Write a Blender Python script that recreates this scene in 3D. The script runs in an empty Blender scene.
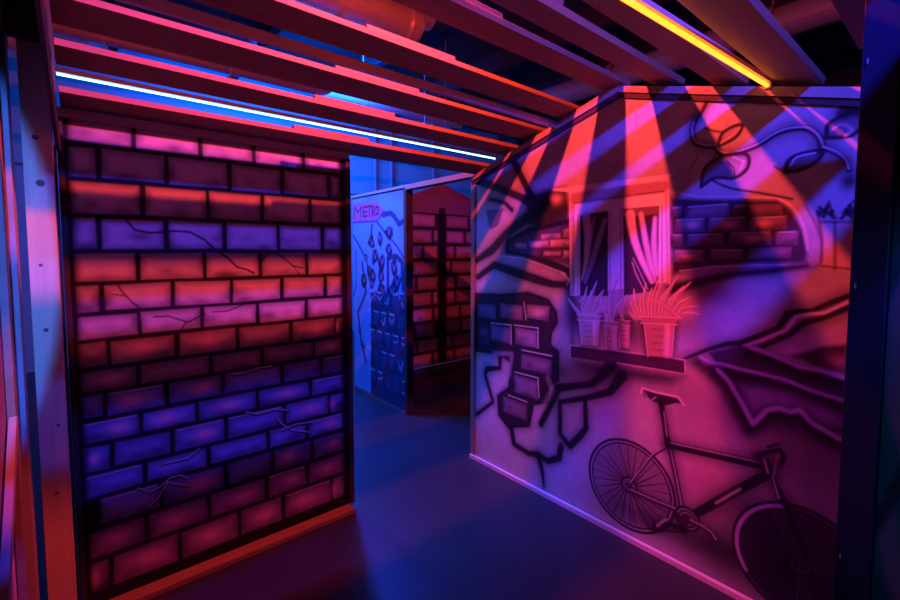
import bpy, math, random
import numpy as np
from mathutils import Vector, Matrix
C = bpy.context.scene.collection
sc = bpy.context.scene
rnd = random.Random(7)
R = math.radians

# ------------------------------------------------------------------ camera
EYE = Vector((0.0, 0.0, 1.6)); YAW = 39.8; PITCH = 3.45; FPX = 438.0; CX, CY = 450.0, 278.4
cd = bpy.data.cameras.new('camera'); cam = bpy.data.objects.new('camera', cd); C.objects.link(cam)
cd.sensor_width = 36; cd.lens = FPX / 900 * 36; cd.shift_y = -(300 - CY) / 900; cd.clip_start = .02
cam.location = EYE; cam.rotation_euler = (R(90 - PITCH), 0, R(-YAW)); sc.camera = cam
CM = Matrix.Rotation(R(-YAW), 3, 'Z') @ Matrix.Rotation(R(90 - PITCH), 3, 'X')
def ray(px, py): return CM @ Vector(((px - CX) / FPX, (CY - py) / FPX, -1))
def on_x(px, py, X): d = ray(px, py); t = X / d.x; p = EYE + d * t; return (p.y, p.z)
def on_y(px, py, Y): d = ray(px, py); t = Y / d.y; p = EYE + d * t; return (p.x, p.z)

# ------------------------------------------------------------------ world, lights, exposure
w = bpy.data.worlds.new('world'); sc.world = w; w.use_nodes = True
w.node_tree.nodes['Background'].inputs[0].default_value = (.6, .05, .4, 1)
w.node_tree.nodes['Background'].inputs[1].default_value = .005
sc.view_settings.view_transform = 'Standard'; sc.view_settings.look = 'None'
sc.view_settings.exposure = 0.0; sc.view_settings.gamma = 1.0; sc.view_settings.use_curve_mapping = False
def lamp(name, kind, loc, col, power, size=.03, target=None, angle=None, blend=.3, sy=None):
    l = bpy.data.lights.new(name, kind); l.color = col; l.energy = power
    if kind == 'AREA':
        l.size = size
        if sy: l.shape = 'RECTANGLE'; l.size_y = sy
    else: l.shadow_soft_size = size
    if kind == 'SPOT': l.spot_size = R(angle); l.spot_blend = blend
    o = bpy.data.objects.new(name, l); C.objects.link(o); o.location = loc
    if target is not None:
        o.rotation_euler = (Vector(target) - Vector(loc)).to_track_quat('-Z', 'Y').to_euler()
    return o
RED = (1, .055, .045); BLUE = (.03, .042, 1)
lamp('red_floodlight', 'POINT', (1.0, 1.27, 3.09), RED, 250, .02)
lamp('blue_light', 'SPOT', (.6, -.613, 3.09), BLUE, 390, .045, (2.26, 1.0, 1.75), 62, .5)
lamp('blue_light', 'SPOT', (.5, -.083, 4.31), BLUE, 410, .03, (.42, 2.44, 1.35), 46, .35)
lamp('blue_light', 'SPOT', (-.05, -.4, 1.9), (.02, .14, 1), 420, .02, (-1.75, 2.28, 1.55), 64, .05)  # added fill from behind the camera, turns the pine post front blue
lamp('azure_light', 'SPOT', (1.05, 4.6, 3.1), (.06, .17, 1), 420, .1, (2.6, 3.9, .9), 95, .6)
lamp('back_room_wash', 'AREA', (2.2, 5.6, 3.6), (.0, .11, 1), 340, 2.0, (3.5, 7.9, 2.4))
lamp('rear_red_lamp', 'SPOT', (3.0, 2.9, 3.1), (1, .03, .10), 26, .05, (3.6, 4.7, 1.7), 60, .8)
lamp('corridor_blue_lamp', 'SPOT', (1.9, 4.3, 3.3), (.01, .06, 1), 800, .15, (1.75, 3.0, 0), 60, .8)
lamp('azure_light', 'SPOT', (.3, -1.1, 1.75), (.02, .25, 1), 30, .05, (1.32, .0, 1.3), 32, .5)  # added fill from behind the camera for the right partition and dark post
wash = lamp('magenta_fill', 'AREA', (1.0, 1.2, 1.95), (1, .02, .40), 2.2, .3, (2.3, .95, .55)); wash.data.spread = R(65)  # added soft fill on the lower mural, no fixture hangs there

# ------------------------------------------------------------------ materials
def mat(name, col, rough=.6, noise=.0, scale=8, spec=.3, emit=None, strength=0, metal=0, stretch=None, dark=None, bump=0):
    m = bpy.data.materials.new(name); m.use_nodes = True; nt = m.node_tree; b = nt.nodes['Principled BSDF']
    b.inputs['Roughness'].default_value = rough; b.inputs['Metallic'].default_value = metal
    b.inputs['Specular IOR Level'].default_value = spec
    b.inputs['Base Color'].default_value = (*col, 1)
    if noise:
        tc = nt.nodes.new('ShaderNodeTexCoord'); mp = nt.nodes.new('ShaderNodeMapping')
        if stretch: mp.inputs['Scale'].default_value = stretch
        n = nt.nodes.new('ShaderNodeTexNoise'); n.inputs['Scale'].default_value = scale; n.inputs['Detail'].default_value = 5
        r = nt.nodes.new('ShaderNodeMix'); r.data_type = 'RGBA'
        nt.links.new(tc.outputs['Object'], mp.inputs[0]); nt.links.new(mp.outputs[0], n.inputs['Vector'])
        nt.links.new(n.outputs['Fac'], r.inputs['Factor'])
        d = dark or tuple(c * (1 - noise) for c in col)
        r.inputs[6].default_value = (*d, 1); r.inputs[7].default_value = (*[min(1, c * (1 + noise * .5)) for c in col], 1)
        nt.links.new(r.outputs[2], b.inputs['Base Color'])
        if bump:
            bp = nt.nodes.new('ShaderNodeBump'); bp.inputs['Strength'].default_value = bump; bp.inputs['Distance'].default_value = .01
            nt.links.new(n.outputs['Fac'], bp.inputs['Height']); nt.links.new(bp.outputs[0], b.inputs['Normal'])
    if emit:
        b.inputs['Emission Color'].default_value = (*emit, 1); b.inputs['Emission Strength'].default_value = strength
    return m
def paint_mat(name, rough=.6):
    m = mat(name, (.8, .8, .8), rough, spec=.25); nt = m.node_tree; b = nt.nodes['Principled BSDF']
    a = nt.nodes.new('ShaderNodeAttribute'); a.attribute_name = 'paint'
    tc = nt.nodes.new('ShaderNodeTexCoord'); n = nt.nodes.new('ShaderNodeTexNoise'); n.inputs['Scale'].default_value = 26; n.inputs['Detail'].default_value = 6
    r = nt.nodes.new('ShaderNodeMapRange'); r.inputs[3].default_value = .8; r.inputs[4].default_value = 1.15
    mx = nt.nodes.new('ShaderNodeVectorMath'); mx.operation = 'SCALE'
    nt.links.new(tc.outputs['Object'], n.inputs['Vector']); nt.links.new(n.outputs['Fac'], r.inputs[0])
    nt.links.new(a.outputs['Color'], mx.inputs[0]); nt.links.new(r.outputs[0], mx.inputs['Scale']); nt.links.new(mx.outputs[0], b.inputs['Base Color'])
    return m
M = dict(
    plank=mat('plank_wood', (.38, .26, .13), .6, .35, 6, stretch=(.6, 8, 8)),
    post=mat('pine_post', (.78, .60, .40), .55, .3, 5, stretch=(9, 9, .5)),
    pale=mat('pale_base_plate', (.85, .6, .75), .5, .25, 9),
    edge=mat('dark_stained_wood', (.06, .045, .05), .6, .4, 10),
    rail=mat('rail_wood', (.45, .36, .34), .6, .3, 10),
    ply=mat('plywood', (.25, .2, .17), .7, .3, 6),
    sill=mat('base_plate_wood', (.34, .22, .16), .5, .35, 7, stretch=(1, 6, 6)),
    floor=mat('dark_vinyl', (.036, .034, .044), .38, .45, 1.6, spec=.45, bump=.05),
    ceil=mat('dark_ceiling', (.03, .03, .04), .9, .4, 3),
    hall=mat('hall_wall', (.2, .5, .6), .8, .15, 2),
    duct=mat('galvanised_duct', (.55, .55, .58), .4, .2, 9, metal=.6),
    pipe=mat('painted_pipe', (.28, .32, .42), .4, .2, 6, spec=.5),
    black=mat('black_paint', (.012, .012, .016), .5, .3, 10),
    navy=mat('black_stained_post', (.012, .016, .06), .45, .4, 12, stretch=(1, 1, .2)),
    cyan=mat('cyan_tube', (.8, .9, 1), .3, emit=(.25, .75, 1), strength=7),
    yellow=mat('amber_tube', (1, .8, .4), .3, emit=(1, .22, .008), strength=4.0),
    cap=mat('tube_cap', (.5, .5, .5), .4, .1, 5),
    paint=paint_mat('spray_paint'),
    knot=mat('wood_knot', (.20, .10, .06), .6, .3, 20),
)

# ------------------------------------------------------------------ helpers
def mesh_obj(name, verts, faces, m, parent=None, smooth=False, bevel=0):
    me = bpy.data.meshes.new(name); me.from_pydata([tuple(v) for v in verts], [], faces); me.update()
    me.materials.append(M[m])
    if smooth:
        for p in me.polygons: p.use_smooth = True
    o = bpy.data.objects.new(name, me); C.objects.link(o)
    if bevel:
        b = o.modifiers.new('bevel', 'BEVEL'); b.width = bevel; b.segments = 2; b.limit_method = 'ANGLE'
    if parent: o.parent = parent
    return o
class MB:
    def __init__(s): s.v = []; s.f = []
    def box(s, a, b, mtx=None):
        i = len(s.v); a = Vector(a); b = Vector(b)
        for z in (a.z, b.z):
            for x, y in ((a.x, a.y), (b.x, a.y), (b.x, b.y), (a.x, b.y)):
                p = Vector((x, y, z)); s.v.append(mtx @ p if mtx else p)
        s.f += [tuple(i + k for k in q) for q in ((3, 2, 1, 0), (4, 5, 6, 7), (0, 1, 5, 4), (1, 2, 6, 5), (2, 3, 7, 6), (3, 0, 4, 7))]
        return s
    def tube(s, p0, p1, r, n=16, r1=None):
        p0 = Vector(p0); p1 = Vector(p1); d = (p1 - p0).normalized(); r1 = r if r1 is None else r1
        a = d.orthogonal().normalized(); b = d.cross(a); i = len(s.v)
        for p, q in ((p0, r), (p1, r1)):
            for k in range(n):
                t = 2 * math.pi * k / n; s.v.append(p + (a * math.cos(t) + b * math.sin(t)) * q)
        for k in range(n): s.f.append((i + k, i + (k + 1) % n, i + n + (k + 1) % n, i + n + k))
        s.f.append(tuple(i + k for k in range(n))[::-1]); s.f.append(tuple(i + n + k for k in range(n)))
        return s
    def prism(s, poly, n):          # poly 3D points, extruded by n
        i = len(s.v); k = len(poly); n = Vector(n)
        s.v += [Vector(p) for p in poly] + [Vector(p) + n for p in poly]
        s.f.append(tuple(range(i, i + k))[::-1]); s.f.append(tuple(range(i + k, i + 2 * k)))
        for q in range(k): s.f.append((i + q, i + (q + 1) % k, i + k + (q + 1) % k, i + k + q))
        return s
    def build(s, name, m, parent=None, smooth=False, bevel=0):
        o = mesh_obj(name, s.v, s.f, m, parent, smooth, bevel)
        import bmesh
        bm = bmesh.new(); bm.from_mesh(o.data); bmesh.ops.recalc_face_normals(bm, faces=bm.faces); bm.to_mesh(o.data); bm.free()
        return o
def tag(o, label=None, cat=None, group=None, kind=None):
    if label: o['label'] = label
    if cat: o['category'] = cat
    if group: o['group'] = group
    if kind: o['kind'] = kind
    return o
def empty(name, loc, label, cat, group=None):
    o = bpy.data.objects.new(name, None); C.objects.link(o); o.empty_display_size = .1
    o.location = loc; bpy.context.view_layer.update()
    return tag(o, label, cat, group)
def parent_keep(o, root):
    o.parent = root; o.matrix_parent_inverse = Matrix.Translation(-Vector(root.location)); return o

# ------------------------------------------------------------------ wall painter
class Canvas:
    """Paint on a wall: coordinates s (along the wall) and t (height), in metres."""
    def __init__(c, s0, s1, t0, t1, step, base, seed=1, topix=None):
        c.s0, c.t0, c.st = s0, t0, step; c.halo = False
        c.ns = int(round((s1 - s0) / step)) + 1; c.nt = int(round((t1 - t0) / step)) + 1
        c.S, c.T = np.meshgrid(s0 + np.arange(c.ns) * step, t0 + np.arange(c.nt) * step)
        c.col = np.zeros((c.nt, c.ns, 3)); c.col[:] = base
        c.id = np.zeros((c.nt, c.ns), int); c.rng = np.random.RandomState(seed); c.px = topix
        n = c.cloud(.22); n2 = c.cloud(.07)
        c.n = n; c.col *= (1 - .22 * n - .10 * n2)[..., None]
    def cloud(c, size):
        gs = max(3, int((c.ns * c.st) / size) + 3); gt = max(3, int((c.nt * c.st) / size) + 3)
        g = c.rng.rand(gt, gs); y = (c.T - c.t0) / size; x = (c.S - c.s0) / size
        xi = np.clip(x.astype(int), 0, gs - 2); yi = np.clip(y.astype(int), 0, gt - 2); fx = x - xi; fy = y - yi
        fx = fx * fx * (3 - 2 * fx); fy = fy * fy * (3 - 2 * fy); fx = np.clip(fx, 0, 1); fy = np.clip(fy, 0, 1)
        return (g[yi, xi] * (1 - fx) + g[yi, xi + 1] * fx) * (1 - fy) + (g[yi + 1, xi] * (1 - fx) + g[yi + 1, xi + 1] * fx) * fy
    def win(c, pts, pad):
        p = np.array(pts); a = p.min(0) - pad; b = p.max(0) + pad
        i0 = max(0, int((a[0] - c.s0) / c.st)); i1 = min(c.ns, int((b[0] - c.s0) / c.st) + 2)
        j0 = max(0, int((a[1] - c.t0) / c.st)); j1 = min(c.nt, int((b[1] - c.t0) / c.st) + 2)
        return (slice(j0, max(j0, j1)), slice(i0, max(i0, i1)))
    def conv(c, pts, raw): return [tuple(p) for p in pts] if raw else [c.px(*p) for p in pts]
    def seg(c, S, T, pts, ws):
        d = np.full(S.shape, 9.); 
        for (a, b), (wa, wb) in zip(zip(pts[:-1], pts[1:]), zip(ws[:-1], ws[1:])):
            ax, ay = a; dx = b[0] - ax; dy = b[1] - ay; L = dx * dx + dy * dy + 1e-12
            h = np.clip(((S - ax) * dx + (T - ay) * dy) / L, 0, 1)
            d = np.minimum(d, np.hypot(S - ax - h * dx, T - ay - h * dy) - (wa + (wb - wa) * h) / 2)
        return d
    def mix(c, w, a, col, pid, soft_id=.45):
        sub = c.col[w]; sub += (np.array(col) - sub) * a[..., None]
        if pid is not None:
            q = c.id[w]; q[a > soft_id] = pid
    def stroke(c, pts, wd, col=(.012, .008, .02), soft=.006, alpha=.96, raw=False, pid=None, smooth=False):
        pts = c.conv(pts, raw)
        if smooth and len(pts) > 2:
            P = [pts[0]] + list(pts) + [pts[-1]]; out = []
            for k in range(1, len(P) - 2):
                a, b, d, e = [np.array(P[q]) for q in (k - 1, k, k + 1, k + 2)]
                for u in np.linspace(0, 1, 7)[:-1]:
                    out.append(tuple(.5 * ((2 * b) + (d - a) * u + (2 * a - 5 * b + 4 * d - e) * u * u + (-a + 3 * b - 3 * d + e) * u ** 3)))
            out.append(tuple(pts[-1])); 
            if hasattr(wd, '__len__'): wd = list(np.interp(np.linspace(0, 1, len(out)), np.linspace(0, 1, len(wd)), wd))
            pts = out
        ws = wd if hasattr(wd, '__len__') else [wd] * len(pts)
        if len(ws) != len(pts): ws = list(np.interp(np.linspace(0, 1, len(pts)), np.linspace(0, 1, len(ws)), ws))
        halo = .055 if (c.halo and max(ws) > .017 and sum(col[:3]) < .06 and not raw) else 0
        w = c.win(pts, max(ws) + soft * 2 + halo)
        if c.S[w].size == 0: return
        d = c.seg(c.S[w], c.T[w], pts, ws)
        if halo: c.mix(w, np.clip(1 - d / halo, 0, 1) ** 1.6 * .55, DP, None)
        c.mix(w, np.clip(.5 - d / (soft + 1e-6), 0, 1) * alpha, col, pid)
    def fill(c, pts, col, soft=.006, alpha=.95, raw=False, pid=None, grow=0):
        pts = c.conv(pts, raw); w = c.win(pts, soft * 2 + abs(grow)); S, T = c.S[w], c.T[w]
        if S.size == 0: return
        P = pts + [pts[0]]; d = c.seg(S, T, P, [0] * len(P)); ins = np.zeros(S.shape, bool)
        for a, b in zip(P[:-1], P[1:]):
            cond = (a[1] > T) != (b[1] > T)
            ins ^= cond & (S < (b[0] - a[0]) * (T - a[1]) / ((b[1] - a[1]) if b[1] != a[1] else 1e-9) + a[0])
        d = np.where(ins, -d, d) - grow
        c.mix(w, np.clip(.5 - d / (soft + 1e-6), 0, 1) * alpha, col, pid, .3)
    def spray(c, p, rs, rt, col, alpha=.8, raw=False):
        s, t = (p if raw else c.px(*p)); w = c.win([(s - rs * 1.8, t - rt * 1.8), (s + rs * 1.8, t + rt * 1.8)], 0)
        if c.S[w].size == 0: return
        q = ((c.S[w] - s) / rs) ** 2 + ((c.T[w] - t) / rt) ** 2
        c.mix(w, np.exp(-q * 1.2) * alpha, col, None)
    def brick(c, s0, s1, t0, t1, col, edge=(.02, .01, .03), soft=.03, spot=None, hi=None, pid=None):
        j = lambda: c.rng.uniform(-.004, .004)
        P = [(s0 + j(), t0 + j()), (s1 + j(), t0 + j()), (s1 + j(), t1 + j()), (s0 + j(), t1 + j())]
        c.fill(P, tuple(np.array(col) * .38 + np.array(edge) * .62), .005, .97, raw=True)
        m = min(s1 - s0, t1 - t0)
        c.fill(P, col, soft, 1, raw=True, grow=-soft * .42)
        for _ in range(5):
            c.spray((c.rng.uniform(s0, s1), t0 + c.rng.rand() * m * .45), .04, .024, edge, .48 * c.rng.rand(), raw=True)
        c.spray((s0 + (s1 - s0) * c.rng.choice([0, 1]), c.rng.uniform(t0, t1)), .03, .04, edge, .6 * c.rng.rand(), raw=True)
        if spot is not None: c.spray(((s0 + s1) / 2 + c.rng.uniform(-.03, .03), (t0 + t1) / 2), (s1 - s0) * .24, (t1 - t0) * .3, spot, .9, raw=True)
        if hi is not None:
            c.stroke([(s0 + .01, t1 - .006), (s1 - .01, t1 - .006)], .005, hi, .004, .75, raw=True)
    def meshes(c, names, place, keep, mname='paint', parent=None, flip=False):
        """one mesh per painted figure: cells are shared out by id, all lie in the wall face"""
        S, T = c.S, c.T; sc_, tc_ = S[:-1, :-1] + c.st / 2, T[:-1, :-1] + c.st / 2
        ids = c.id[:-1, :-1].copy(); ids[~keep(sc_, tc_)] = -1
        base = (np.arange(c.nt - 1)[:, None] * c.ns + np.arange(c.ns - 1)[None])
        out = {}
        for k, nm in names.items():
            b = base[ids == k]
            if len(b) == 0: continue
            q = np.stack([b, b + 1, b + c.ns + 1, b + c.ns], 1)
            if flip: q = q[:, ::-1]
            u, inv = np.unique(q, return_inverse=True); inv = inv.reshape(-1)
            co = place(S.reshape(-1)[u], T.reshape(-1)[u])
            me = bpy.data.meshes.new(nm); nf = len(b)
            me.vertices.add(len(u)); me.vertices.foreach_set('co', co.astype(np.float32).ravel())
            me.loops.add(nf * 4); me.loops.foreach_set('vertex_index', inv.astype(np.int32))
            me.polygons.add(nf); me.polygons.foreach_set('loop_start', np.arange(0, nf * 4, 4, dtype=np.int32))
            me.polygons.foreach_set('loop_total', np.full(nf, 4, np.int32)); me.update(calc_edges=True)
            at = me.color_attributes.new('paint', 'FLOAT_COLOR', 'POINT')
            col = np.ones((len(u), 4), np.float32); col[:, :3] = np.clip(c.col.reshape(-1, 3)[u], 0, 1)
            at.data.foreach_set('color', col.ravel()); me.materials.append(M[mname])
            o = bpy.data.objects.new(nm, me); C.objects.link(o)
            if parent: parent_keep(o, parent)
            out[k] = o
        return out
K = (.010, .006, .018); DP = (.045, .02, .07)

# ------------------------------------------------------------------ hall structure
XB, YA = 2.265, 2.44           # mural panel plane, brick panel plane
tag(MB().box((-6, -5, -.1), (9, 9, 0)).build('floor', 'floor'), kind='structure')
tag(MB().box((-6, -5, 4.6), (9, 9, 4.7)).build('ceiling', 'ceil'), kind='structure')
tag(MB().box((-6, 8.0, 0), (9, 8.15, 4.6)).build('wall_back', 'hall'), kind='structure')
tag(MB().box((9, -5, 0), (9.15, 9, 4.6)).build('wall_right', 'ceil'), kind='structure')
tag(MB().box((-6.15, -5, 0), (-6, 9, 4.6)).build('wall_left', 'ceil'), kind='structure')
tag(MB().box((-6, -5.15, 0), (9, -5, 4.6)).build('wall_front', 'ceil'), kind='structure')

# ------------------------------------------------------------------ brick panel (left)
HA = 2.155
A = empty('brick_panel', (.0, YA, 0), 'large panel painted with rows of cracked bricks, beside the pine post', 'wall panel')
ax = lambda px, py: on_y(px, py, YA)
ca = Canvas(-.05, 1.215, .03, HA, .004, (.012, .01, .02), 3, ax)
rows = [ax(200, y)[1] for y in (135, 158.7, 188.6, 220, 251, 279.5, 306, 330, 355, 376, 400, 422, 447, 469.5, 496.5, 523.5, 553)] or [2.19, 2.075, 1.925, 1.765, 1.607, 1.463, 1.33, 1.208, 1.085, .977, .857, .742, .618, .50, .37, .235, .055]
for i in range(len(rows) - 1):
    t1, t0 = rows[i] - .010, rows[i + 1] + .010
    s = -.56 + (.353 if i % 2 else .245) + ca.rng.uniform(-.02, .02) * (i > 6)
    while s < 1.19:
        wd = .258 + (ca.rng.uniform(-.045, .045) if i > 6 else ca.rng.uniform(-.012, .012))
        a, b = max(s + .010, -.035), min(s + wd - .010, 1.185)
        if b - a > .03:
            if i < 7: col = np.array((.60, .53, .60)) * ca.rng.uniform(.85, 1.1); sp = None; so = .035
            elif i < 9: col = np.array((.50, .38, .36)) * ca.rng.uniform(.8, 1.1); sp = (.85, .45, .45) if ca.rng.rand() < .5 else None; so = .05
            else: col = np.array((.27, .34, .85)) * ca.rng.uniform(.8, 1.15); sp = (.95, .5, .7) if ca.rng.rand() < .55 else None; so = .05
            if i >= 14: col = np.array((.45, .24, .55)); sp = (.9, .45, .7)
            hi = (.85, .8, .95) if (i > 8 and ca.rng.rand() < .35) else None
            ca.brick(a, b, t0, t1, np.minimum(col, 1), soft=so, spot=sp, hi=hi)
        s += wd
for pts, wd in (([(127, 221), (135, 230), (150, 233), (175, 231), (190, 232), (205, 240), (215, 250), (228, 258), (237, 267), (248, 270), (254, 273)], .010),
                ([(260, 264), (266, 255), (274, 252), (284, 258), (293, 266), (302, 268)], .008), ([(293, 266), (300, 275)], .005),
                ([(117, 284), (124, 294), (133, 303), (140, 308)], .007), ([(112, 294), (124, 296)], .005),
                ([(154, 317), (168, 316), (178, 319), (188, 322), (205, 314)], .007), ([(186, 322), (182, 329)], .006),
                ([(212, 312), (228, 311), (240, 306), (247, 303)], .006)):
    ca.stroke(pts, wd, soft=.005)
for pts in ([(232, 374), (245, 373), (258, 368), (272, 366)], [(246, 412), (258, 414), (275, 409), (288, 410)], [(276, 416), (282, 424), (292, 430), (310, 432)],
            [(162, 464), (175, 461), (188, 458), (199, 449)], [(138, 488), (150, 492), (160, 487), (170, 478), (180, 475), (189, 478), (188, 486), (176, 484), (168, 482)],
            [(150, 506), (158, 498), (163, 490), (168, 482)], [(282, 430), (296, 424), (311, 422)]):
    ca.stroke([(x, y + 1.3) for x, y in pts], .010, K, .006, .9); ca.stroke(pts, .005, (.85, .85, .95), .004, .85)
for s_ in (-.045, 1.205): ca.fill([(s_ - .03, 0), (s_ + .014, 0), (s_ + .014, 2.3), (s_ - .03, 2.3)], K, .03, .9, raw=True)
ca.meshes({0: 'painted_bricks'}, lambda s, t: np.stack([s, np.full_like(s, YA), t], 1), lambda s, t: s > -9, parent=A)
for n_, m_, a, b, bv in (('backing_board', 'ply', (-.05, YA + .002, .03), (1.215, YA + .02, HA), 0),
                         ('base_plate', 'sill', (-.05, YA - .075, 0), (1.215, YA + .05, .03), .003),
                         ('top_rail', 'rail', (-.068, YA - .012, HA), (1.24, YA + .015, HA + .038), .003),
                         ('end_stud', 'edge', (1.215, YA - .012, .03), (1.245, YA + .03, HA), .003),
                         ('end_stud', 'edge', (-.070, YA - .012, 0), (-.05, YA + .03, HA), .003)):
    parent_keep(MB().box(a, b).build(n_, m_, bevel=bv), A)

# ------------------------------------------------------------------ mural panel (right)
B = empty('mural_panel', (XB, 1.3, 0), 'gabled maze panel painted with a cracked house wall, window, potted plants and bicycle', 'mural')
bx = lambda px, py: on_x(px, py, XB)
cb = Canvas(.02, 2.42, .03, 2.52, .004, (.58, .52, .60), 5, bx)
def gable(y): return np.where(y > 1.28, 2.462 - (y - 1.28) * .287, 2.462 - (1.28 - y) * .297)
cb.halo = True
def rectpx(x0, y0, x1, y1, col, **k):
    a = bx(x0, y0); b = bx(x1, y1); cb.brick(min(a[0], b[0]), max(a[0], b[0]), min(a[1], b[1]), max(a[1], b[1]), col, **k)
PINK = (.75, .42, .5); PUR = (.30, .16, .40); LIL = (.80, .70, .95)
# tonal sprays; the black at lower right stands in for shade
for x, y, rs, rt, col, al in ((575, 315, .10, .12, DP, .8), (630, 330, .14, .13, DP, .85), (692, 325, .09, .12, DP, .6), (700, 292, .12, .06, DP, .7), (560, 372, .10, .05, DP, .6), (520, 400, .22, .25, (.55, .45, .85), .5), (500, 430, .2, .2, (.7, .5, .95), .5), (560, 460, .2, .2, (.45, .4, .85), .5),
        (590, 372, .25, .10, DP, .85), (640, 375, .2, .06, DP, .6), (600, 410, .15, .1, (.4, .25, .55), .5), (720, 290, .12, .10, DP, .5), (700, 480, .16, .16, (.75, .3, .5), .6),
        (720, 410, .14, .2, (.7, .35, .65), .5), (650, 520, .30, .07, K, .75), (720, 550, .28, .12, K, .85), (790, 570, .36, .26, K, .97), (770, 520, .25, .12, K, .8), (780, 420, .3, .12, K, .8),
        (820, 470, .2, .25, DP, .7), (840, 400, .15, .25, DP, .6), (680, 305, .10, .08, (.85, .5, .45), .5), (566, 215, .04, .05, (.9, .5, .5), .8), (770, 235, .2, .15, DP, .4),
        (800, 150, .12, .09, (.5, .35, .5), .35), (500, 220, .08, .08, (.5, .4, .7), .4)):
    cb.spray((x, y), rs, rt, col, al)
# upper left straps
cb.fill([(526, 196), (545, 190), (566, 187), (570, 210), (568, 226), (545, 232), (528, 224)], K, .04, .95)
cb.spray((556, 199), .05, .035, (.85, .5, .55), .9)
cb.stroke([(478, 181), (500, 189), (520, 197), (536, 206)], [0.0607, 0.0405, 0.0675], soft=.012)
cb.stroke([(490, 199), (505, 203), (512, 210)], [0.027, 0.027], soft=.008)
cb.stroke([(512, 158), (522, 178), (529, 192), (536, 206)], [0.054, 0.0405, 0.0675], soft=.012)
cb.stroke([(545, 205), (520, 223), (507, 233), (492, 250), (474, 262)], [0.0945, 0.0675, 0.0607, 0.0675, 0.0405], soft=.02)
cb.fill([(486, 210), (504, 208), (498, 226), (490, 230)], DP, .015, .75)
cb.stroke([(569, 222), (552, 226), (530, 230), (509, 243), (508, 250), (525, 254), (548, 262), (572, 274)], [0.0405, 0.0405, 0.0405, 0.0607, 0.0607, 0.0405, 0.054, 0.054], soft=.012)
cb.fill([(509, 243), (532, 232), (570, 224), (571, 266), (548, 259), (510, 250)], (.10, .05, .12), .01, .95)
for x0, y0, x1, y1 in ((541, 234, 561, 239), (563, 229, 571, 237), (529, 241, 549, 248), (550, 240, 568, 247), (543, 251, 561, 256), (563, 250, 571, 258), (515, 243, 527, 249), (564, 240, 571, 248)):
    rectpx(x0, y0, x1, y1, (.80, .5, .6), soft=.015)
# pale slabs and the dark lines below them
cb.stroke([(478, 277), (494, 265), (512, 271), (535, 279), (552, 284), (568, 285)], [0.0405, 0.054, 0.0675, 0.0473, 0.0405], soft=.012)
cb.stroke([(498, 256), (520, 258), (545, 266), (566, 274)], .008, (.9, .75, .85), .008, .6)
cb.stroke([(562, 273), (569, 280), (567, 285)], .012, (.95, .8, .85), .008, .6)
cb.spray((540, 268), .04, .02, (.45, .15, .3), .6)
cb.stroke([(566, 286), (572, 300), (573, 350)], [.05, .07, .03], DP, .05, .8)
# broken plaster hole with big bricks
hole = [(474, 294), (500, 295), (528, 293), (548, 300), (556, 312), (557, 322), (551, 333), (550, 345), (558, 352), (558, 380), (548, 386), (548, 402), (533, 404), (529, 426), (508, 427), (499, 415), (498, 396), (509, 388), (511, 362), (500, 354), (474, 350)]
cb.fill(hole, K, .012, .97); cb.stroke(hole[:-2] + hole[-2:], .018, soft=.010)
for x0, y0, x1, y1, col, sp in ((478, 303, 496, 320, (.22, .25, .5), None), (500, 303, 523, 321, (.5, .3, .55), None), (527, 304, 549, 321, (.75, .45, .6), PINK),
        (479, 326, 489, 345, (.15, .13, .3), None), (491, 324, 511, 344, (.35, .28, .6), None), (515, 327, 537, 348, (.6, .4, .65), None),
        (521, 353, 551, 376, (.42, .25, .5), None), (514, 374, 538, 400, (.42, .28, .55), None), (503, 396, 527, 421, (.42, .24, .46), None)):
    rectpx(x0, y0, x1, y1, tuple(np.array(col) * .55), soft=.035, spot=sp)
for pts in ([(491, 323), (511, 325), (511, 344)], [(514, 325), (538, 328), (538, 348)], [(524, 302), (526, 320)], [(522, 350), (552, 356)], [(515, 372), (538, 378), (539, 398)], [(508, 395), (527, 402)]):
    cb.stroke(pts, .007, LIL, .005, .8)
cb.stroke([(500, 352), (500, 368), (487, 369), (485, 374), (493, 402), (477, 414)], [0.042, 0.028, 0.042, 0.028, 0.028, 0.028], soft=.010)
cb.stroke([(494, 353), (512, 354), (509, 375), (495, 392)], .02, (.65, .55, .95), .03, .4)
cb.stroke([(511, 427), (514, 444), (528, 453), (538, 455), (548, 461), (559, 458), (561, 446)], [0.042, 0.035, 0.042, 0.042, 0.042], soft=.010)
cb.stroke([(538, 455), (542, 470), (544, 487)], [0.042, 0.028, 0.014], soft=.010)
cb.stroke([(541, 424), (548, 410), (558, 388), (575, 386), (592, 384), (604, 374), (612, 364)], [0.042, 0.042, 0.056, 0.042, 0.042, 0.056, 0.07], soft=.012)
cb.fill([(561, 402), (586, 399), (586, 430), (572, 446), (561, 436)], (.50, .36, .62), .02, .6)
cb.stroke([(622, 376), (610, 392), (586, 398), (560, 402), (560, 434), (570, 446), (580, 436), (586, 428), (585, 400)], [0.063, 0.042, 0.035, 0.0308, 0.0308, 0.042, 0.042, 0.035, 0.028], soft=.010)
cb.stroke([(548, 378), (552, 390), (546, 402), (535, 420)], .02, (.95, .55, .7), .04, .4)
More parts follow.
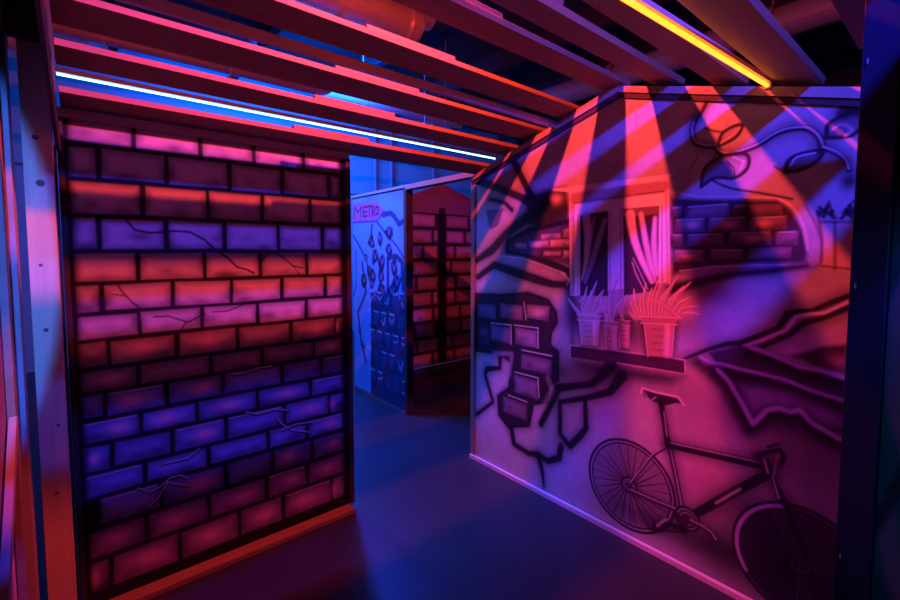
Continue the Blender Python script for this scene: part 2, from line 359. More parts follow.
# brick recess right of the window
arch = [(671, 198), (700, 199), (740, 199), (778, 200), (792, 210), (803, 230), (808, 250), (806, 262), (780, 266), (740, 266), (700, 270), (672, 276)]
cb.fill(arch, (.035, .018, .045), .02, .97)
for x0, y0, x1, y1, sp in ((686, 206, 729, 216, None), (733, 205, 746, 215, None), (750, 205, 782, 215, None), (675, 219, 704, 231, 1), (709, 218, 745, 231, 1), (750, 217, 786, 230, 1), (671, 207, 682, 216, None),
        (671, 234, 682, 246, None), (687, 234, 724, 246, None), (729, 232, 771, 245, 1), (776, 231, 798, 245, None), (674, 250, 704, 262, 1), (709, 249, 743, 260, None), (749, 248, 792, 259, None)):
    rectpx(x0, y0, x1, y1, (.34, .20, .30), soft=.035, spot=(.85, .45, .45) if sp else None, hi=(.6, .5, .7) if rnd.random() < .6 else None)
cb.stroke([(671, 192), (700, 197), (740, 197), (778, 198), (792, 206)], .006, (.9, .8, .95), .006, .7)
cb.stroke([(778, 198), (793, 208), (803, 226), (808, 250)], .010, (.95, .75, .8), .008, .5, smooth=True)
cb.stroke([(805, 205), (816, 225), (822, 245), (821, 262), (812, 268)], .008, K, .008, .6, smooth=True)
cb.fill([(674, 274), (700, 268), (740, 264), (790, 263), (806, 268), (770, 272), (710, 280)], (.30, .22, .4), .02, .9)
cb.stroke([(680, 271), (710, 267), (760, 265), (788, 265)], .006, (.8, .7, .9), .006, .6)
cb.stroke([(672, 289), (700, 282), (735, 274), (770, 271), (806, 266)], [.05, .04, .03, .025, .02], K, .02, .95)
# small window and bush at the far right
cb.fill([(822, 223), (862, 221), (862, 270), (821, 268)], (.85, .55, .45), .02, .5)
for pts in ([(818, 213), (822, 240), (821, 262)], [(822, 222), (862, 222)], [(835, 222), (835, 269)], [(821, 266), (862, 270)]): cb.stroke(pts, .010, (.12, .03, .05), .008, .8)
for k in range(26):
    x = 836 + rnd.uniform(-14, 22); y = 216 + rnd.uniform(-8, 4); cb.stroke([(x, y), (x + rnd.uniform(-9, 9), y - rnd.uniform(2, 9))], .010, K, .006, .8)
cb.spray((849, 181), .035, .04, K, .95)
# vine with leaves
def vine(pts, wd, hi=True):
    cb.stroke(pts, wd * 1.5, soft=.008, smooth=True)
    if hi: cb.stroke([(x, y - 1.4) for x, y in pts], .006, (.75, .75, 1), .005, .7, smooth=True)
vine([(696, 119), (692, 130), (695, 142), (704, 146), (716, 147), (719, 152), (730, 154), (746, 150), (760, 144), (776, 134), (792, 129), (808, 129), (818, 136), (823, 147)], .016)
vine([(709, 97), (702, 112), (696, 120)], .012, False); vine([(823, 148), (836, 153), (845, 160), (849, 170)], .012)
vine([(712, 180), (730, 188), (760, 193), (792, 199)], .007, False)
vine([(705, 128), (714, 131), (722, 132)], .006, False)
def leaf(pts, al, half=None):
    cb.fill(pts, (.05, .03, .09), .006, al); cb.stroke(pts + [pts[0]], .016, soft=.007, smooth=True)
leaf([(718, 146), (722, 134), (732, 127), (742, 125), (738, 135), (728, 142)], .25)
cb.stroke([(721, 143), (730, 137), (740, 128)], .006, (.85, .6, .7), .005, .6)
leaf([(701, 187), (704, 170), (715, 160), (730, 154), (745, 154), (749, 160), (746, 170), (734, 178), (715, 178)], .15)
cb.fill([(701, 187), (704, 170), (718, 160), (730, 163), (735, 176), (712, 179)], (.03, .02, .08), .008, .65)
cb.stroke([(727, 161), (734, 168), (735, 176)], .006, K, .004, .8); cb.stroke([(733, 157), (744, 161), (740, 170)], .005, (.9, .8, 1), .004, .6)
leaf([(785, 172), (788, 161), (800, 154), (822, 151), (816, 162), (800, 170)], .75)
cb.stroke([(791, 165), (797, 157), (815, 153)], .007, (.6, .7, .95), .005, .8, smooth=True)
leaf([(826, 138), (828, 125), (840, 117), (856, 111), (862, 125), (850, 136)], .65)
cb.stroke([(832, 130), (842, 124), (852, 130), (846, 135)], .010, (.85, .5, .5), .008, .8, smooth=True)
cb.stroke([(845, 112), (862, 107)], .05, K, .02, .9)
cb.stroke([(774, 166), (780, 170), (786, 172)], .006); cb.stroke([(720, 150), (710, 162)], .006); cb.stroke([(690, 170), (697, 158)], .008, K, .006, .6)
# torn landscape at the right
cb.fill([(708, 352), (742, 345), (760, 349), (800, 366), (848, 382), (848, 440), (838, 438), (812, 424), (800, 412), (768, 410), (753, 424), (740, 400), (722, 374)], (.05, .035, .09), .02, .97)
cb.fill([(742, 386), (786, 384), (830, 402), (846, 425), (812, 422), (798, 410), (768, 408), (754, 421)], (.26, .20, .50), .05, .9)
cb.fill([(755, 349), (800, 334), (848, 322), (848, 345), (800, 352), (785, 358)], (.5, .36, .66), .03, .6)
cb.fill([(790, 356), (820, 347), (848, 344), (848, 374), (815, 366)], K, .02, .9); cb.spray((836, 361), .04, .03, (.5, .2, .3), .6)
cb.stroke([(684, 359), (706, 350), (726, 344), (742, 343), (760, 335), (778, 328), (788, 314), (798, 311), (812, 311), (830, 303), (848, 296)], [.012, .018, .022, .03, .02, .02, .03, .02, .02, .02, .02], soft=.008)
cb.stroke([(762, 347), (790, 334), (804, 323), (820, 319), (848, 308)], .022, soft=.010)
cb.stroke([(744, 346), (760, 341), (786, 330), (796, 317), (810, 314), (824, 313), (848, 302)], [.012, .014, .012], (.72, .60, .88), .006, .85)
for pts, wd in (([(750, 347), (775, 356), (800, 367), (820, 370), (848, 379)], .018), ([(701, 357), (708, 362), (722, 364), (740, 369), (762, 374), (786, 380), (810, 390), (848, 402)], .016),
                ([(718, 370), (728, 380), (740, 400), (753, 424), (767, 410), (780, 408), (790, 412), (800, 410), (812, 423), (838, 438), (850, 442)], .020)):
    cb.stroke([(x - (3 if x < 755 else 0), y + 6) for x, y in pts], wd * 2.6, K, .04, .85)
    cb.stroke(pts, wd, (.42, .36, .75), .009, .85)
# painted window: id 1
W = [(569, 190), (669, 177), (671, 283), (570, 296)]
cb.fill(W, (.62, .45, .5), .004, 1, pid=1)
cb.fill([(552, 189), (620, 180), (672, 174), (670, 178), (569, 192), (554, 191)], (.85, .7, .8), .005, .9, pid=1)
cb.stroke([(569, 192), (668, 179), (669, 284)], .007, (.95, .75, .8), .004, .9, pid=1); cb.stroke([(570, 192), (570, 224), (571, 290)], .007, (.95, .75, .8), .004, .9, pid=1)
cb.stroke([(574, 198), (664, 186)], .055, (.42, .22, .26), .015, .8, pid=1)
cb.stroke([(573, 203), (664, 191)], .005, K, .004, .9, pid=1)
cb.fill([(574, 205), (665, 193), (667, 282), (574, 296)], (.88, .80, .9), .004, 1, pid=1)
cb.fill([(580, 215), (608, 211), (608, 296), (580, 296)], (.05, .03, .07), .006, 1, pid=1)
cb.fill([(623, 209), (659, 206), (658, 290), (624, 296)], (.05, .03, .07), .006, 1, pid=1)
for pts in ([(578, 214), (578, 294)], [(610, 211), (610, 294)], [(621, 209), (621, 294)], [(662, 206), (662, 282)], [(574, 205), (574, 294)]): cb.stroke(pts, .004, (.15, .05, .12), .003, .9)
cb.fill([(623, 209), (659, 206), (659, 214), (624, 217)], (.30, .16, .2), .01, .8)
for pts, wd, col in (([(586, 216), (588, 235), (586, 262), (582, 280)], [.05, .05, .03, .01], (.72, .5, .6)), ([(605, 220), (598, 242), (592, 262), (585, 282)], [.03, .035, .03, .015], (.36, .28, .5)),
                     ([(594, 218), (591, 240)], [.015, .01], (.35, .25, .45)),
                     ([(630, 214), (634, 238), (641, 258), (652, 282)], [.05, .04, .035, .02], (.92, .70, .85)), ([(641, 214), (645, 238), (650, 262), (656, 282)], [.025, .03, .03, .01], (.85, .65, .85)),
                     ([(655, 218), (654, 245), (657, 275)], [.02, .03, .02], (.85, .65, .85))):
    cb.stroke(pts, wd, col, .012, .9, smooth=True, pid=(12 if pts[0][0] < 615 else 13))
# window shelf: id 6
cb.fill([(570, 345), (685, 360), (685, 374), (570, 357)], (.07, .03, .09), .004, 1, pid=6)
cb.stroke([(570, 357), (570, 345), (610, 350), (685, 360), (685, 374), (617, 363)], .006, (.80, .6, .8), .004, .9, pid=6)
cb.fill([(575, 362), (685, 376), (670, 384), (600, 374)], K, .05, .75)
# potted plants: ids 2-5
def spike(x0, y0, x1, y1, wd, col, pid):
    mx, my = (x0 + x1) / 2 + (y1 - y0) * .06, (y0 + y1) / 2 - abs(x1 - x0) * .12
    cb.stroke([(x0, y0), (mx, my), (x1, y1)], [wd, wd * .9, .004], tuple(np.array(col) * .55), .004, .95, pid=pid, smooth=True)
    cb.stroke([(x0, y0), (mx - .8, my - .8), (x1, y1)], [.004, .005, .003], np.minimum(np.array(col) * 1.15, 1), .003, .9, smooth=True)
def pot(x0, x1, yr, yb, pid, col, dk, tips, wd):
    rimh = (yb - yr) * .15
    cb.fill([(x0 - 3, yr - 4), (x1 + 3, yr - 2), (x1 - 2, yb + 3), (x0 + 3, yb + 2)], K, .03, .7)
    xm = (x0 + x1) / 2
    for i, (tx, ty) in enumerate(tips): spike(xm + (i - len(tips) / 2) * (x1 - x0) * .08, yr + 1, tx, ty, wd, col, pid + 20)
    dx = (x1 - x0) * .12
    cb.fill([(x0 + dx * .7, yr + rimh), (x1 - dx * .6, yr + rimh + 1), (x1 - dx * 1.2, yb), (x0 + dx * 1.6, yb - 1)], dk, .004, 1, pid=pid)
    cb.stroke([(x1 - dx * 2.2, yr + rimh + 3), (x1 - dx * 2.4, yb - 3)], .03, col, .02, .8)
    for q in range(4):
        yy = yr + rimh + 6 + q * (yb - yr - rimh) / 5; cb.stroke([(x0 + dx * 2.6, yy), (x1 - dx * 3, yy + 1)], .006, tuple(np.array(dk) * .4), .006, .7)
    for xa, xb in ((x0 + dx * .7, x0 + dx * 1.6), (x1 - dx * .6, x1 - dx * 1.2)): cb.stroke([(xa, yr + rimh), (xb, yb)], .005, col, .004, .9)
    cb.fill([(x0, yr - 1), (x1, yr + 1), (x1 - 1, yr + rimh + 1), (x0 + 1, yr + rimh - 1)], dk, .004, 1, pid=pid)
    for yy in (yr - .5, yr + rimh): cb.stroke([(x0, yy), (x1, yy + 1.5)], .006, col, .004, .95, pid=pid)
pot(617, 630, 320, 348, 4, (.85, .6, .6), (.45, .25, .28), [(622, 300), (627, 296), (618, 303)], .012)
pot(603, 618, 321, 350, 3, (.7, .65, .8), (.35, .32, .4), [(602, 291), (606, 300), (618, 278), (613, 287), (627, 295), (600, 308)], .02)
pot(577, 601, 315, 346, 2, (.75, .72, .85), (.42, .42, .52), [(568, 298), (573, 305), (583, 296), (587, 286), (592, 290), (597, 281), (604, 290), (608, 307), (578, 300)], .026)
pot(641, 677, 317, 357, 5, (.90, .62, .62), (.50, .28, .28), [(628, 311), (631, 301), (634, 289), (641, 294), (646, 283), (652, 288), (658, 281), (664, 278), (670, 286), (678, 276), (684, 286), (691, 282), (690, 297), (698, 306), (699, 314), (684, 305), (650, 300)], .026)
cb.stroke([(645, 292), (636, 274), (632, 262)], .005, (.9, .7, .85), .004, .8); cb.stroke([(648, 290), (640, 272), (633, 258)], .004, (.9, .7, .85), .004, .8)
# bicycle: id 7
BK = (.015, .010, .022); LI = (.52, .42, .6)
def circ(cs, ct, r, n=48, a0=0, a1=2 * math.pi): return [(cs + r * math.cos(a0 + (a1 - a0) * k / n), ct + r * math.sin(a0 + (a1 - a0) * k / n)) for k in range(n + 1)]
def wheel(cs, ct, r, dark, wid):
    cb.fill(circ(cs, ct, r), (.08, .04, .11), .02, dark, raw=True)
    for k in range(26):
        a = 2 * math.pi * k / 26 + .05; q = r * (.93)
        cb.stroke([(cs + .035 * math.cos(a + .3), ct + .035 * math.sin(a + .3)), (cs + q * math.cos(a), ct + q * math.sin(a))], [.009, .004], BK, .004, .85, raw=True, pid=wid)
    LQ = LI if wid == 8 else (.12, .08, .16)
    for a in (1.05, 4.4, 4.75, 3.0): cb.stroke([(cs, ct), (cs + r * .9 * math.cos(a), ct + r * .9 * math.sin(a))], .004, LQ, .004, .6, raw=True)
    cb.stroke(circ(cs, ct, r), .032, BK, .005, .98, raw=True, pid=wid)
    cb.stroke(circ(cs, ct, r - .003), .007, LQ, .005, .85, raw=True, pid=wid)
    cb.stroke(circ(cs, ct, .035), .02, BK, .005, .98, raw=True, pid=wid); cb.stroke(circ(cs, ct, .032), .005, LQ, .004, .7, raw=True)
    cb.stroke(circ(cs, ct, .012), .012, BK, .005, .98, raw=True, pid=wid)
wr = bx(629, 485); wf = (.415, .285)
cb.fill(circ(wf[0], wf[1], .24), K, .02, .85, raw=True)  # dark disc imitating shadow inside the front wheel
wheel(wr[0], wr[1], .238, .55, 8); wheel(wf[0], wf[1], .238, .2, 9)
cb.stroke(circ(wf[0], wf[1], .234, 24, -.6, 1.3), .016, (.5, .35, .75), .006, .8, raw=True, pid=9)
def bar(pts, wd, hi=True, off=-1.2):
    cb.stroke(pts, wd, BK, .006, .98, pid=7)
    if hi: cb.stroke([(x, y + off) for x, y in pts], .007, LI, .005, .9)
bar([(669, 445), (675, 472), (683, 513)], .026); bar([(670, 445), (720, 456), (766, 466)], .040, True, -2.4); bar([(697, 513), (735, 492), (768, 474)], .040, False)
cb.stroke([(716, 503), (740, 489)], .012, LI, .006, .7); bar([(630, 484), (652, 456), (669, 445)], .016); bar([(631, 491), (656, 502), (684, 513)], .018)
bar([(766, 462), (776, 486), (784, 500), (808, 560)], .024, False); bar([(777, 458), (773, 480), (779, 500)], .014); bar([(764, 460), (768, 474)], .03)
bar([(757, 456), (768, 452), (780, 450), (784, 457), (780, 466)], .018, False); bar([(768, 447), (778, 444)], .012, False)
bar([(661, 404), (665, 425), (668, 446)], .030, False); cb.stroke([(664, 412), (667, 436)], .007, LI, .005, .7)
cb.fill([(642, 388), (655, 393), (677, 398), (683, 404), (676, 403), (664, 406), (652, 401), (644, 396)], BK, .005, .95, pid=7)
cb.stroke([(641, 393), (642, 388), (655, 392), (678, 397), (684, 405)], .010, (.88, .66, .85), .005, .95, pid=7)
cb.stroke([(644, 392), (650, 401), (656, 397)], .007, LI, .004, .8)
s7, t7 = bx(687, 519)
cb.fill(circ(s7, t7, .058), (.04, .03, .05), .006, .95, raw=True, pid=7); cb.stroke(circ(s7, t7, .055), .016, BK, .005, .98, raw=True, pid=7)
for r_ in (.048, .03): cb.stroke(circ(s7, t7, r_, 24, .3, 4.5), .005, LI, .004, .7, raw=True)
cb.stroke([(655, 527), (670, 524), (684, 530)], .03, BK, .01, .95, pid=7); cb.stroke([(632, 494), (650, 530), (684, 532)], .008, BK, .004, .9, pid=7)
bar([(690, 521), (702, 527), (712, 534), (716, 541)], .018); cb.stroke([(657, 526), (666, 519)], .012, LI, .006, .7)
cb.fill([(.0, 0), (2.6, 0), (2.6, .035), (.0, .035)], K, .03, .5, raw=True)
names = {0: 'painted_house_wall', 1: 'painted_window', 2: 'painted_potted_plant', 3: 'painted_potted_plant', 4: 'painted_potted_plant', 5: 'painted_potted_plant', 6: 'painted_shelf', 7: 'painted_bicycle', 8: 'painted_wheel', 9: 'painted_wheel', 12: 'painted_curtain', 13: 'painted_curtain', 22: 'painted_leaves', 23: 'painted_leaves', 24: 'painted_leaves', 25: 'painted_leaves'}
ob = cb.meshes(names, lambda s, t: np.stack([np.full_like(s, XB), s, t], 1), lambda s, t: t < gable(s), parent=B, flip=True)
for k, q in ((8, 7), (9, 7), (12, 1), (13, 1), (22, 2), (23, 3), (24, 4), (25, 5)):
    if k in ob and q in ob: ob[k].parent = ob[q]; ob[k].matrix_parent_inverse = Matrix.Identity(4)
for k, l in ((1, 'painted window with pale frame and drawn curtains'), (2, 'painted pot with short pale leaves, leftmost on the shelf'), (3, 'painted slim pot beside the leftmost one'), (4, 'small dull painted pot'),
             (5, 'largest painted pot with spiky leaves'), (6, 'thin painted window shelf'), (7, 'painted black bicycle leaning under the window')):
    if k in ob: ob[k]['label'] = l
g = lambda y: float(gable(np.array(y)))
poly = [(XB + .002, .02, .03), (XB + .002, 2.42, .03), (XB + .002, 2.42, g(2.42)), (XB + .002, 1.28, g(1.28)), (XB + .002, .02, g(.02))]
parent_keep(MB().prism(poly, (.016, 0, 0)).build('backing_board', 'ply'), B)
for y0, y1 in ((.02, 1.28), (1.28, 2.45)):
    P = [(XB - .022, y0, g(y0)), (XB - .022, y1, g(y1)), (XB - .022, y1, g(y1) + .032), (XB - .022, y0, g(y0) + .045)]
    parent_keep(MB().prism(P, (.07, 0, 0)).build('top_rail', 'rail'), B)
    P = [(XB - .012, y0, g(y0) - .028), (XB - .012, y1, g(y1) - .028), (XB - .012, y1, g(y1) - .002), (XB - .012, y0, g(y0) - .002)]
    parent_keep(MB().prism(P, (.011, 0, 0)).build('edge_strip', 'edge'), B)
parent_keep(MB().box((XB - .02, .02, 0), (XB + .05, 2.46, .03)).build('base_plate', 'pale', bevel=.002), B)
parent_keep(MB().box((XB - .01, 2.42, 0.03), (XB + .06, 2.46, g(2.46))).build('end_stud', 'sill', bevel=.002), B)

# ------------------------------------------------------------------ metro panel behind the doorway
XM = 2.39
D = empty('metro_panel', (XM, 4.2, 0), 'pale blue maze panel beyond the doorway with a metro arrow sign and dark brick base', 'mural')
mx_ = lambda px, py: on_x(px, py, XM)
cm = Canvas(3.545, 4.85, .03, 2.24, .006, (.16, .42, .88), 9, mx_)
for pts, wd in (([(383, 215), (390, 213), (394, 216), (399, 224), (408, 219)], .03), ([(377, 222), (386, 234), (396, 245), (404, 258)], .012), ([(352, 233), (361, 249), (367, 262), (369, 280)], .014),
                ([(356, 250), (356, 285), (354, 296)], .012), ([(362, 262), (366, 292), (363, 300), (358, 312), (361, 340), (366, 362)], .02), ([(388, 258), (396, 256), (402, 262), (403, 290)], .03), ([(388, 260), (388, 296)], .03),
                ([(372, 225), (371, 236), (374, 246)], .02)):
    cm.stroke(pts, wd * 1.9, (.03, .02, .10), .012, .9)
for x, y, r_ in ((372, 243, .07), (380, 238, .06), (375, 256, .08), (382, 262, .06), (370, 270, .05), (389, 232, .06), (389, 250, .05), (366, 258, .03), (373, 276, .07), (381, 277, .06), (372, 284, .05), (364, 280, .06),
               (383, 292, .08), (394, 268, .07), (397, 282, .08), (392, 292, .07), (376, 300, .05), (360, 330, .04), (363, 345, .04)):
    s_, t_ = mx_(x, y); r_ *= 1.35; P = [(s_ + r_ * rnd.uniform(.5, 1.2) * math.cos(a), t_ + r_ * rnd.uniform(.6, 1.3) * math.sin(a)) for a in np.linspace(0, 2 * math.pi, 8)[:-1]]
    cm.fill(P, (.02, .01, .05), .015, .95, raw=True)
    cm.stroke([(s_ - r_ * .4, t_ + r_ * .5), (s_, t_ - r_ * .3), (s_ + r_ * .3, t_ + r_ * .4)], .012, (.4, .3, .7), .01, .7, raw=True)
cm.fill([(350, 204), (377, 202), (384, 210), (377, 220), (350, 223)], (.55, .13, .40), .012, 1, pid=1)
cm.stroke([(350, 223), (377, 221), (384, 211)], .02, (.08, .03, .2), .012, .9, pid=1); cm.stroke([(350, 197), (376, 194), (377, 202)], .008, (.1, .1, .4), .008, .8)
for pts in ([(354, 218), (355, 207), (358, 213), (361, 207), (361, 217)], [(367, 207), (363.5, 207), (363.5, 216.5), (367, 216)], [(363.5, 212), (366.5, 211.5)], [(367.5, 206.5), (371.5, 206)], [(369.5, 206.5), (369.5, 216)],
            [(372.3, 216), (372.3, 206.3), (374.3, 207.6), (374.2, 210), (372.6, 211), (374.8, 215.5)], [(376, 207), (378.5, 207.5), (378.5, 214), (376, 214.5), (376, 207)]):
    cm.stroke(pts, .018, (.04, .01, .06), .008, .95)
cm.fill([(371, 300), (409, 300), (409, 418), (371, 398)], (.03, .035, .11), .01, .97)
t_ = 1.22; r0 = 0
for t1 in (1.18, .97, .76, .55, .32):
    s_ = 3.50 + (r0 % 2) * .07
    while s_ < 4.2:
        sw = .145; cm.brick(max(s_, 3.57), min(s_ + sw, 4.22), t1 - .185, t1, (.03, .06, .17), edge=(.005, .005, .02), soft=.03) if s_ + sw > 3.6 else None
        if rnd.random() < .75: cm.stroke([(s_ + .03, t1 - .012), (s_ + sw - .03, t1 - .008)], .012, (.5, .6, .9), .008, .8, raw=True)
        if rnd.random() < .55: cm.stroke([(s_ + rnd.uniform(.02, .05), t1 - .05), (s_ + .07, t1 - rnd.uniform(.08, .14)), (s_ + .12, t1 - rnd.uniform(.04, .15))], .009, (.5, .6, .9), .006, .75, raw=True)
        s_ += sw + .012
    r0 += 1
cm.meshes({0: 'painted_face', 1: 'painted_metro_sign'}, lambda s, t: np.stack([np.full_like(s, XM), s, t], 1), lambda s, t: (t < 2.21) & (s < 4.62), parent=D, flip=True)
parent_keep(MB().box((XM + .003, 3.55, .0), (XM + .02, 4.62, 2.21)).build('backing_board', 'ply'), D)
parent_keep(MB().box((XM - .02, 3.50, .0), (XM + .06, 3.545, 2.21)).build('end_stud', 'edge', bevel=.003), D)
parent_keep(MB().box((XM - .02, 3.50, 2.212), (XM + .06, 4.62, 2.24)).build('top_rail', 'rail', bevel=.003), D)
o = MB().box((XM - .03, 2.47, 2.19), (XM + .05, 3.495, 2.235)).build('header_beam', 'rail', bevel=.003)
tag(o, 'purple lit wooden header spanning from the mural corner to the metro panel', 'beam')

# ------------------------------------------------------------------ far brick panel
YC = 4.70
E = empty('brick_panel', (3.5, YC, 0), 'dim red brick painted panel far back in the doorway, split by a dark upright', 'wall panel')
cc = Canvas(2.50, 5.0, .06, 2.62, .008, (.30, .20, .26), 11, lambda px, py: on_y(px, py, YC))
cc.fill([(2.5, 0), (5, 0), (5, 2.12), (2.5, 2.12)], (.03, .015, .03), .01, 1, raw=True)
tt = 2.10; i = 0
while tt > .2:
    h = .21 if tt > .5 else .2
    for a0, a1 in ((2.5, 3.72), (3.83, 5.0)):
        s_ = a0 - rnd.uniform(0, .3)
        while s_ < a1:
            wd = rnd.uniform(.34, .52); a = max(s_, a0 + .02); b = min(s_ + wd - .03, a1 - .02)
            if b - a > .05: cc.brick(a, b, tt - h + .045, tt, np.array((.62, .36, .44)) * rnd.uniform(.6, 1.1), edge=(.04, .02, .04), soft=.05, hi=(.6, .4, .45) if rnd.random() < .5 else None)
            s_ += wd
    tt -= h; i += 1
cc.fill([(3.72, 0), (3.83, 0), (3.83, 2.2), (3.72, 2.2)], K, .015, .9, raw=True)
gc = lambda s: np.where(s < 3.79, 2.525 - (3.79 - s) * .35, 2.525 - (s - 3.79) * .30)
cc.meshes({0: 'painted_bricks'}, lambda s, t: np.stack([s, np.full_like(s, YC), t], 1), lambda s, t: t < gc(s), parent=E)
parent_keep(MB().prism([(2.5, YC + .003, 0), (5, YC + .003, 0), (5, YC + .003, float(gc(5))), (3.79, YC + .003, 2.525), (2.5, YC + .003, float(gc(2.5)))], (0, .02, 0)).build('backing_board', 'ply'), E)
parent_keep(MB().box((2.5, YC - .05, 0), (5, YC, .06)).build('base_plate', 'sill', bevel=.003), E)

# ------------------------------------------------------------------ pine post and left hand partition
P = empty('pine_post', (-.12, 2.32, 0), 'knotty pine post standing between the left partition and the cracked brick panel', 'post')
parent_keep(MB().box((-.163, 2.28, 0), (-.079, 2.36, 2.42)).build('post_shaft', 'post', bevel=.002), P)
for x, z, r_ in ((-.125, 2.03, .010), (-.118, 1.86, .013), (-.125, 1.30, .008), (-.105, .92, .006), (-.12, .65, .007), (-.13, 1.55, .006)):
    k = MB().tube((x, 2.2793, z), (x, 2.2803, z), r_, 12).build('knot', 'knot'); k['label'] = 'dark knot'; parent_keep(k, P)
parent_keep(MB().box((-.079, 2.362, 0), (-.072, 2.43, 2.02)).build('black_cover_strip', 'black'), P)

L = empty('side_partition', (-.19, 1.4, 0), 'purple spray painted partition seen edge on at the far left of the pine post', 'wall panel')
cl = Canvas(.6, 2.25, .03, 2.6, .006, (.36, .2, .38), 21, None)
for k in range(60):
    s_ = rnd.uniform(.6, 2.29); t_ = rnd.uniform(0, 2.6); c_ = rnd.choice([K, DP, (.8, .6, .95), (.85, .5, .6), (.2, .15, .5)])
    pts = [(s_ + rnd.uniform(-.06, .06), t_ + q * .12) for q in range(4)]
    cl.stroke(pts, rnd.uniform(.02, .07), c_, .02, .85, raw=True, smooth=True)
cl.meshes({0: 'painted_face'}, lambda s, t: np.stack([np.full_like(s, -.215), s, t], 1), lambda s, t: s < 9, parent=L)
parent_keep(MB().box((-.235, .6, 0), (-.217, 2.26, 2.6)).build('backing_board', 'ply'), L)
parent_keep(MB().box((-.213, 2.18, 0), (-.185, 2.27, 2.46)).build('stud', 'rail', bevel=.002), L)
parent_keep(MB().box((-.213, 1.98, 0), (-.192, 2.04, 2.55)).build('stud', 'sill', bevel=.002), L)
def beam(p0, p1, w_, h_):
    p0 = Vector(p0); p1 = Vector(p1); d = (p1 - p0); q = d.to_track_quat('Y', 'Z').to_matrix().to_4x4(); q.translation = p0
    return MB().box((-w_ / 2, 0, -h_ / 2), (w_ / 2, d.length, h_ / 2), q)
parent_keep(beam((-.2, 2.0, 1.05), (-.2, 1.5, .55), .02, .05).build('diagonal_brace', 'rail', bevel=.002), L)
# gable rail that carries the left ends of the planks
gr = empty('gable_rail', (-.03, 1.9, 2.3), 'black sloping timber above the pine post carrying the left plank ends', 'beam')
for y0, y1 in ((1.42, 2.40),):
    PP = [(-.074, y0, g(y0) - .13), (-.074, y1, g(y1) - .13), (-.074, y1, g(y1) + .45), (-.074, y0, g(y0) + .45)]  # top edge raised above the rake to block red light from the post
    parent_keep(MB().prism(PP, (.011, 0, 0)).build('gable_board', 'edge'), gr)
    PP = [(-.062, y0, g(y0) - .13), (-.062, y1, g(y1) - .13), (-.062, y1, g(y1) - .118), (-.062, y0, g(y0) - .118)]
    parent_keep(MB().prism(PP, (.007, 0, 0)).build('edge_strip', 'rail'), gr)

sb = empty('shading_boards', (-.14, 1.9, 2.5), 'added black boards that keep red light off the top of the pine post', 'boards')
parent_keep(MB().box((-.21, 2.20, 2.37), (-.076, 2.255, 2.53)).build('front_board', 'edge'), sb)
parent_keep(MB().box((-.21, 1.30, 2.532), (-.076, 2.255, 2.55)).build('shade_board', 'edge'), sb)  # added roof over the post, placed to shade it from the red lamp

# ------------------------------------------------------------------ right hand post and partition
Q = empty('dark_post', (1.34, .15, 0), 'wide black stained corner post at the right edge of the mural', 'post')
XR = 1.30
parent_keep(MB().box((XR, .118, 0), (XR + .07, .177, 2.195)).build('post_shaft', 'navy', bevel=.002), Q)
for z in (2.0, 1.52, .9):
    parent_keep(MB().box((XR - .003, .166, z), (XR, .169, z + .012)).build('staple', 'duct'), Q)
U = empty('side_partition', (XR, -.3, 0), 'cyan and violet spray painted partition at the right edge beyond the black post', 'wall panel')
cu = Canvas(-.9, .117, .03, 2.19, .005, (.03, .10, .10), 31, None)
for k in range(70):
    s_ = rnd.uniform(-.5, .12); t_ = rnd.uniform(0, 2.2); c_ = rnd.choice([(.01, .01, .02), (.03, .3, .12), (.06, .5, .18), (.25, .1, .16), (.01, .05, .05)])
    ph = rnd.uniform(0, 6); pts = [(s_ + .05 * math.sin(ph + q * .9), t_ + q * .13) for q in range(5)]
    cu.stroke(pts, rnd.uniform(.01, .05), c_, .012, .85, raw=True, smooth=True)
cu.meshes({0: 'painted_face'}, lambda s, t: np.stack([np.full_like(s, XR + .02), s, t], 1), lambda s, t: s < 9, parent=U, flip=True)
parent_keep(MB().box((XR + .023, -.9, 0), (XR + .05, .117, 2.19)).build('backing_board', 'ply'), U)

# ------------------------------------------------------------------ ceiling planks
NEAR = [2.321, 2.041, 1.812, 1.534, 1.248, .968, .692, .426, .095, -.205, -.505]
WID = [.167, .130, .143, .127, .137, .163, .146, .164, .165, .165, .165]
ZN = [2.225, 2.305, 2.372, 2.436, 2.500, 2.431, 2.351, 2.276, 2.22, 2.22, 2.22]
TILT = [-.2, -.2, -.22, -.22, 0, .27, .28, .28, 0, 0, 0]
ORD = ['over the brick panel', 'second in from the brick panel', 'third in from the brick panel', 'fourth in from the brick panel', 'at the gable peak', 'next to the peak on the right side',
       'carrying the amber tube', 'right of the amber tube', 'at the far right nearest the black post', 'overhead behind the far right one', 'hindmost overhead']
for i, (y, wd) in enumerate(zip(NEAR, WID)):
    m = Matrix.Translation((0, y, ZN[i])) @ Matrix.Rotation(math.atan(TILT[i]), 4, 'X'); x1 = 2.32 if y > .3 else 1.85
    root = empty('wooden_plank', (0, y, m.translation.z), 'flat wooden ceiling plank %s' % ORD[i], 'plank', 'wooden planks laid across the maze walls')
    x0 = -.053 if y > 1.4 else (-.10 if y > 1.2 else -1.2)
    parent_keep(MB().box((x0, 0, 0), (x1, wd, .026), m).build('board', 'plank', bevel=.0015), root)
    parent_keep(MB().box((.875, .01, .0265), (1.325, wd - .02, .052), m).build('splice_board', 'plank', bevel=.0015), root)
root = empty('batten', (0, 1.70, 2.40), 'narrow lavender lit batten hung behind the fourth plank from the brick panel', 'batten')
parent_keep(MB().box((-.02, 1.672, 2.355), (2.24, 1.694, 2.392)).build('batten_strip', 'duct'), root)

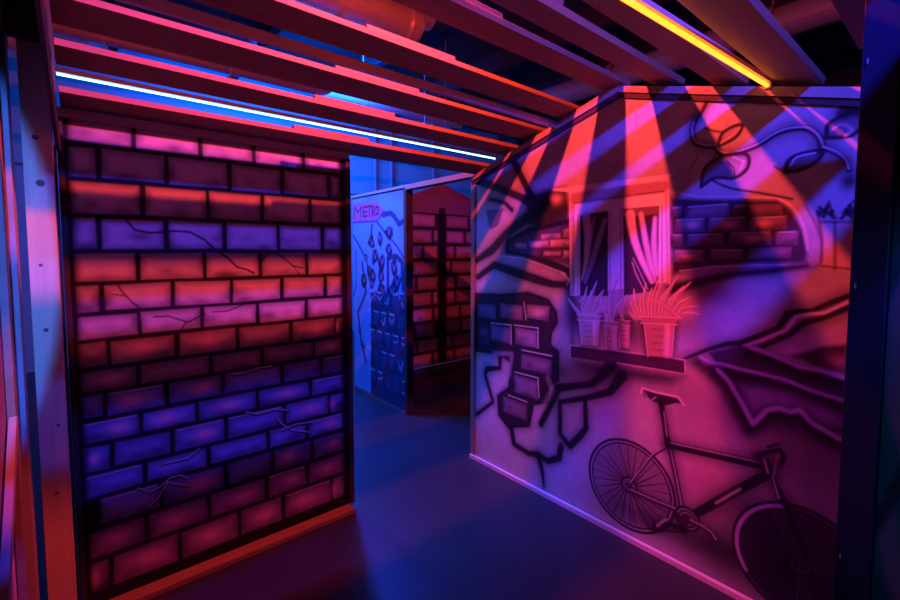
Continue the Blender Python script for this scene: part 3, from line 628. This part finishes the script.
# ------------------------------------------------------------------ light tubes
T1 = empty('light_tube', (2, 5.0, 3.1), 'long thin white cyan light tube glowing above the brick panel', 'light tube')
zt = 3.059
parent_keep(MB().tube((-.12, 4.9, zt), (5.0, 4.9, zt), .0085).build('tube', 'cyan', smooth=True), T1)
parent_keep(MB().box((-.14, 4.885, zt + .014), (5.05, 4.915, zt + .05)).build('housing', 'pipe'), T1)
for z0 in (0.2, 4.0): parent_keep(MB().tube((z0, 4.9, zt + .05), (z0, 4.9, 4.6), .004, 8).build('hanger', 'cap'), T1)
T2 = empty('light_tube', (1.3, .66, 2.3), 'glowing amber yellow light tube fixed along a ceiling plank at upper right', 'light tube')
ym = .655; zm = 2.30
parent_keep(MB().tube((.40, .70, zm), (2.24, .597, zm), .0078).build('tube', 'yellow', smooth=True), T2)
parent_keep(beam((.38, .701, zm + .019), (2.25, .5965, zm + .019), .026, .016).build('housing', 'cap'), T2)
for x, y in ((.39, .7005), (2.245, .5967)): parent_keep(MB().box((x - .01, y - .013, zm - .013), (x + .01, y + .013, zm + .011)).build('end_cap', 'cap'), T2)

# ------------------------------------------------------------------ services under the hall ceiling
def pipe(name, label, cat, p0, p1, r, m='pipe', joints=(), group=None):
    p0 = Vector(p0); p1 = Vector(p1); e = empty(name, p0, label, cat, group)
    parent_keep(MB().tube(p0, p1, r, 24).build('pipe_run', m, smooth=False), e)
    d = (p1 - p0).normalized()
    for j in joints:
        q = p0 + (p1 - p0) * j
        parent_keep(MB().tube(q - d * .04, q + d * .04, r * 1.18, 24).build('coupling', m), e)
        parent_keep(MB().tube(q + Vector((0, 0, r)), (q.x, q.y, 4.6), .006, 8).build('hanger', 'cap'), e)
    return e
pipe('pipe', 'thick blue lit pipe high behind the planks, the lower of the pair', 'pipe', (-1.5, 5.3, 3.40), (4.1, 5.3, 3.40), .085, joints=(.2, .5, .97))
pipe('pipe', 'thinner blue lit pipe high behind the planks, above its thicker twin', 'pipe', (-1.5, 5.5, 3.66), (4.8, 5.5, 3.66), .055, joints=(.25, .72))
pipe('conduit', 'thin horizontal conduit on the bright blue back wall', 'pipe', (-1, 7.95, 2.75), (8, 7.95, 2.75), .014, joints=())
for k, (px, r_, l) in enumerate(((375, .045, 'leftmost'), (391, .045, 'middle'), (433, .03, 'rightmost'))):
    d = ray(px, 175); t = 7.85 / d.y; X = d.x * t
    pipe('vertical_pipe', 'vertical pipe on the bright blue back wall, %s of the three' % l, 'pipe', (X, 7.85, 0), (X, 7.85, 4.59), r_, 'pipe')
dct = pipe('air_duct', 'round spiral metal air duct above the planks at top centre', 'duct', (.8, 3.3, 3.6), (2.35, 3.3, 3.6), .14, 'duct', joints=(.15, .55, .95))
pipe('air_duct', 'dark blue duct section just above and behind the round spiral duct', 'duct', (.9, 3.75, 4.02), (2.85, 3.75, 4.02), .12, 'pipe', joints=(.2, .8))
pipe('air_duct', 'long dark duct crossing the dark ceiling on the right', 'duct', (5.7, -1.5, 4.0), (5.7, 4.5, 4.0), .16, 'pipe', joints=(.2, .5, .8))
for k in range(6):
    x = 0.35 + k * 1.5
    o = MB().box((x, -4.9, 4.30), (x + .10, 7.6, 4.58)).build('joist', 'ceil')
    tag(o, 'dark ceiling joist, %s counted from the left' % ('first', 'second', 'third', 'fourth', 'fifth', 'sixth')[k], 'beam', 'dark joists under the ceiling')
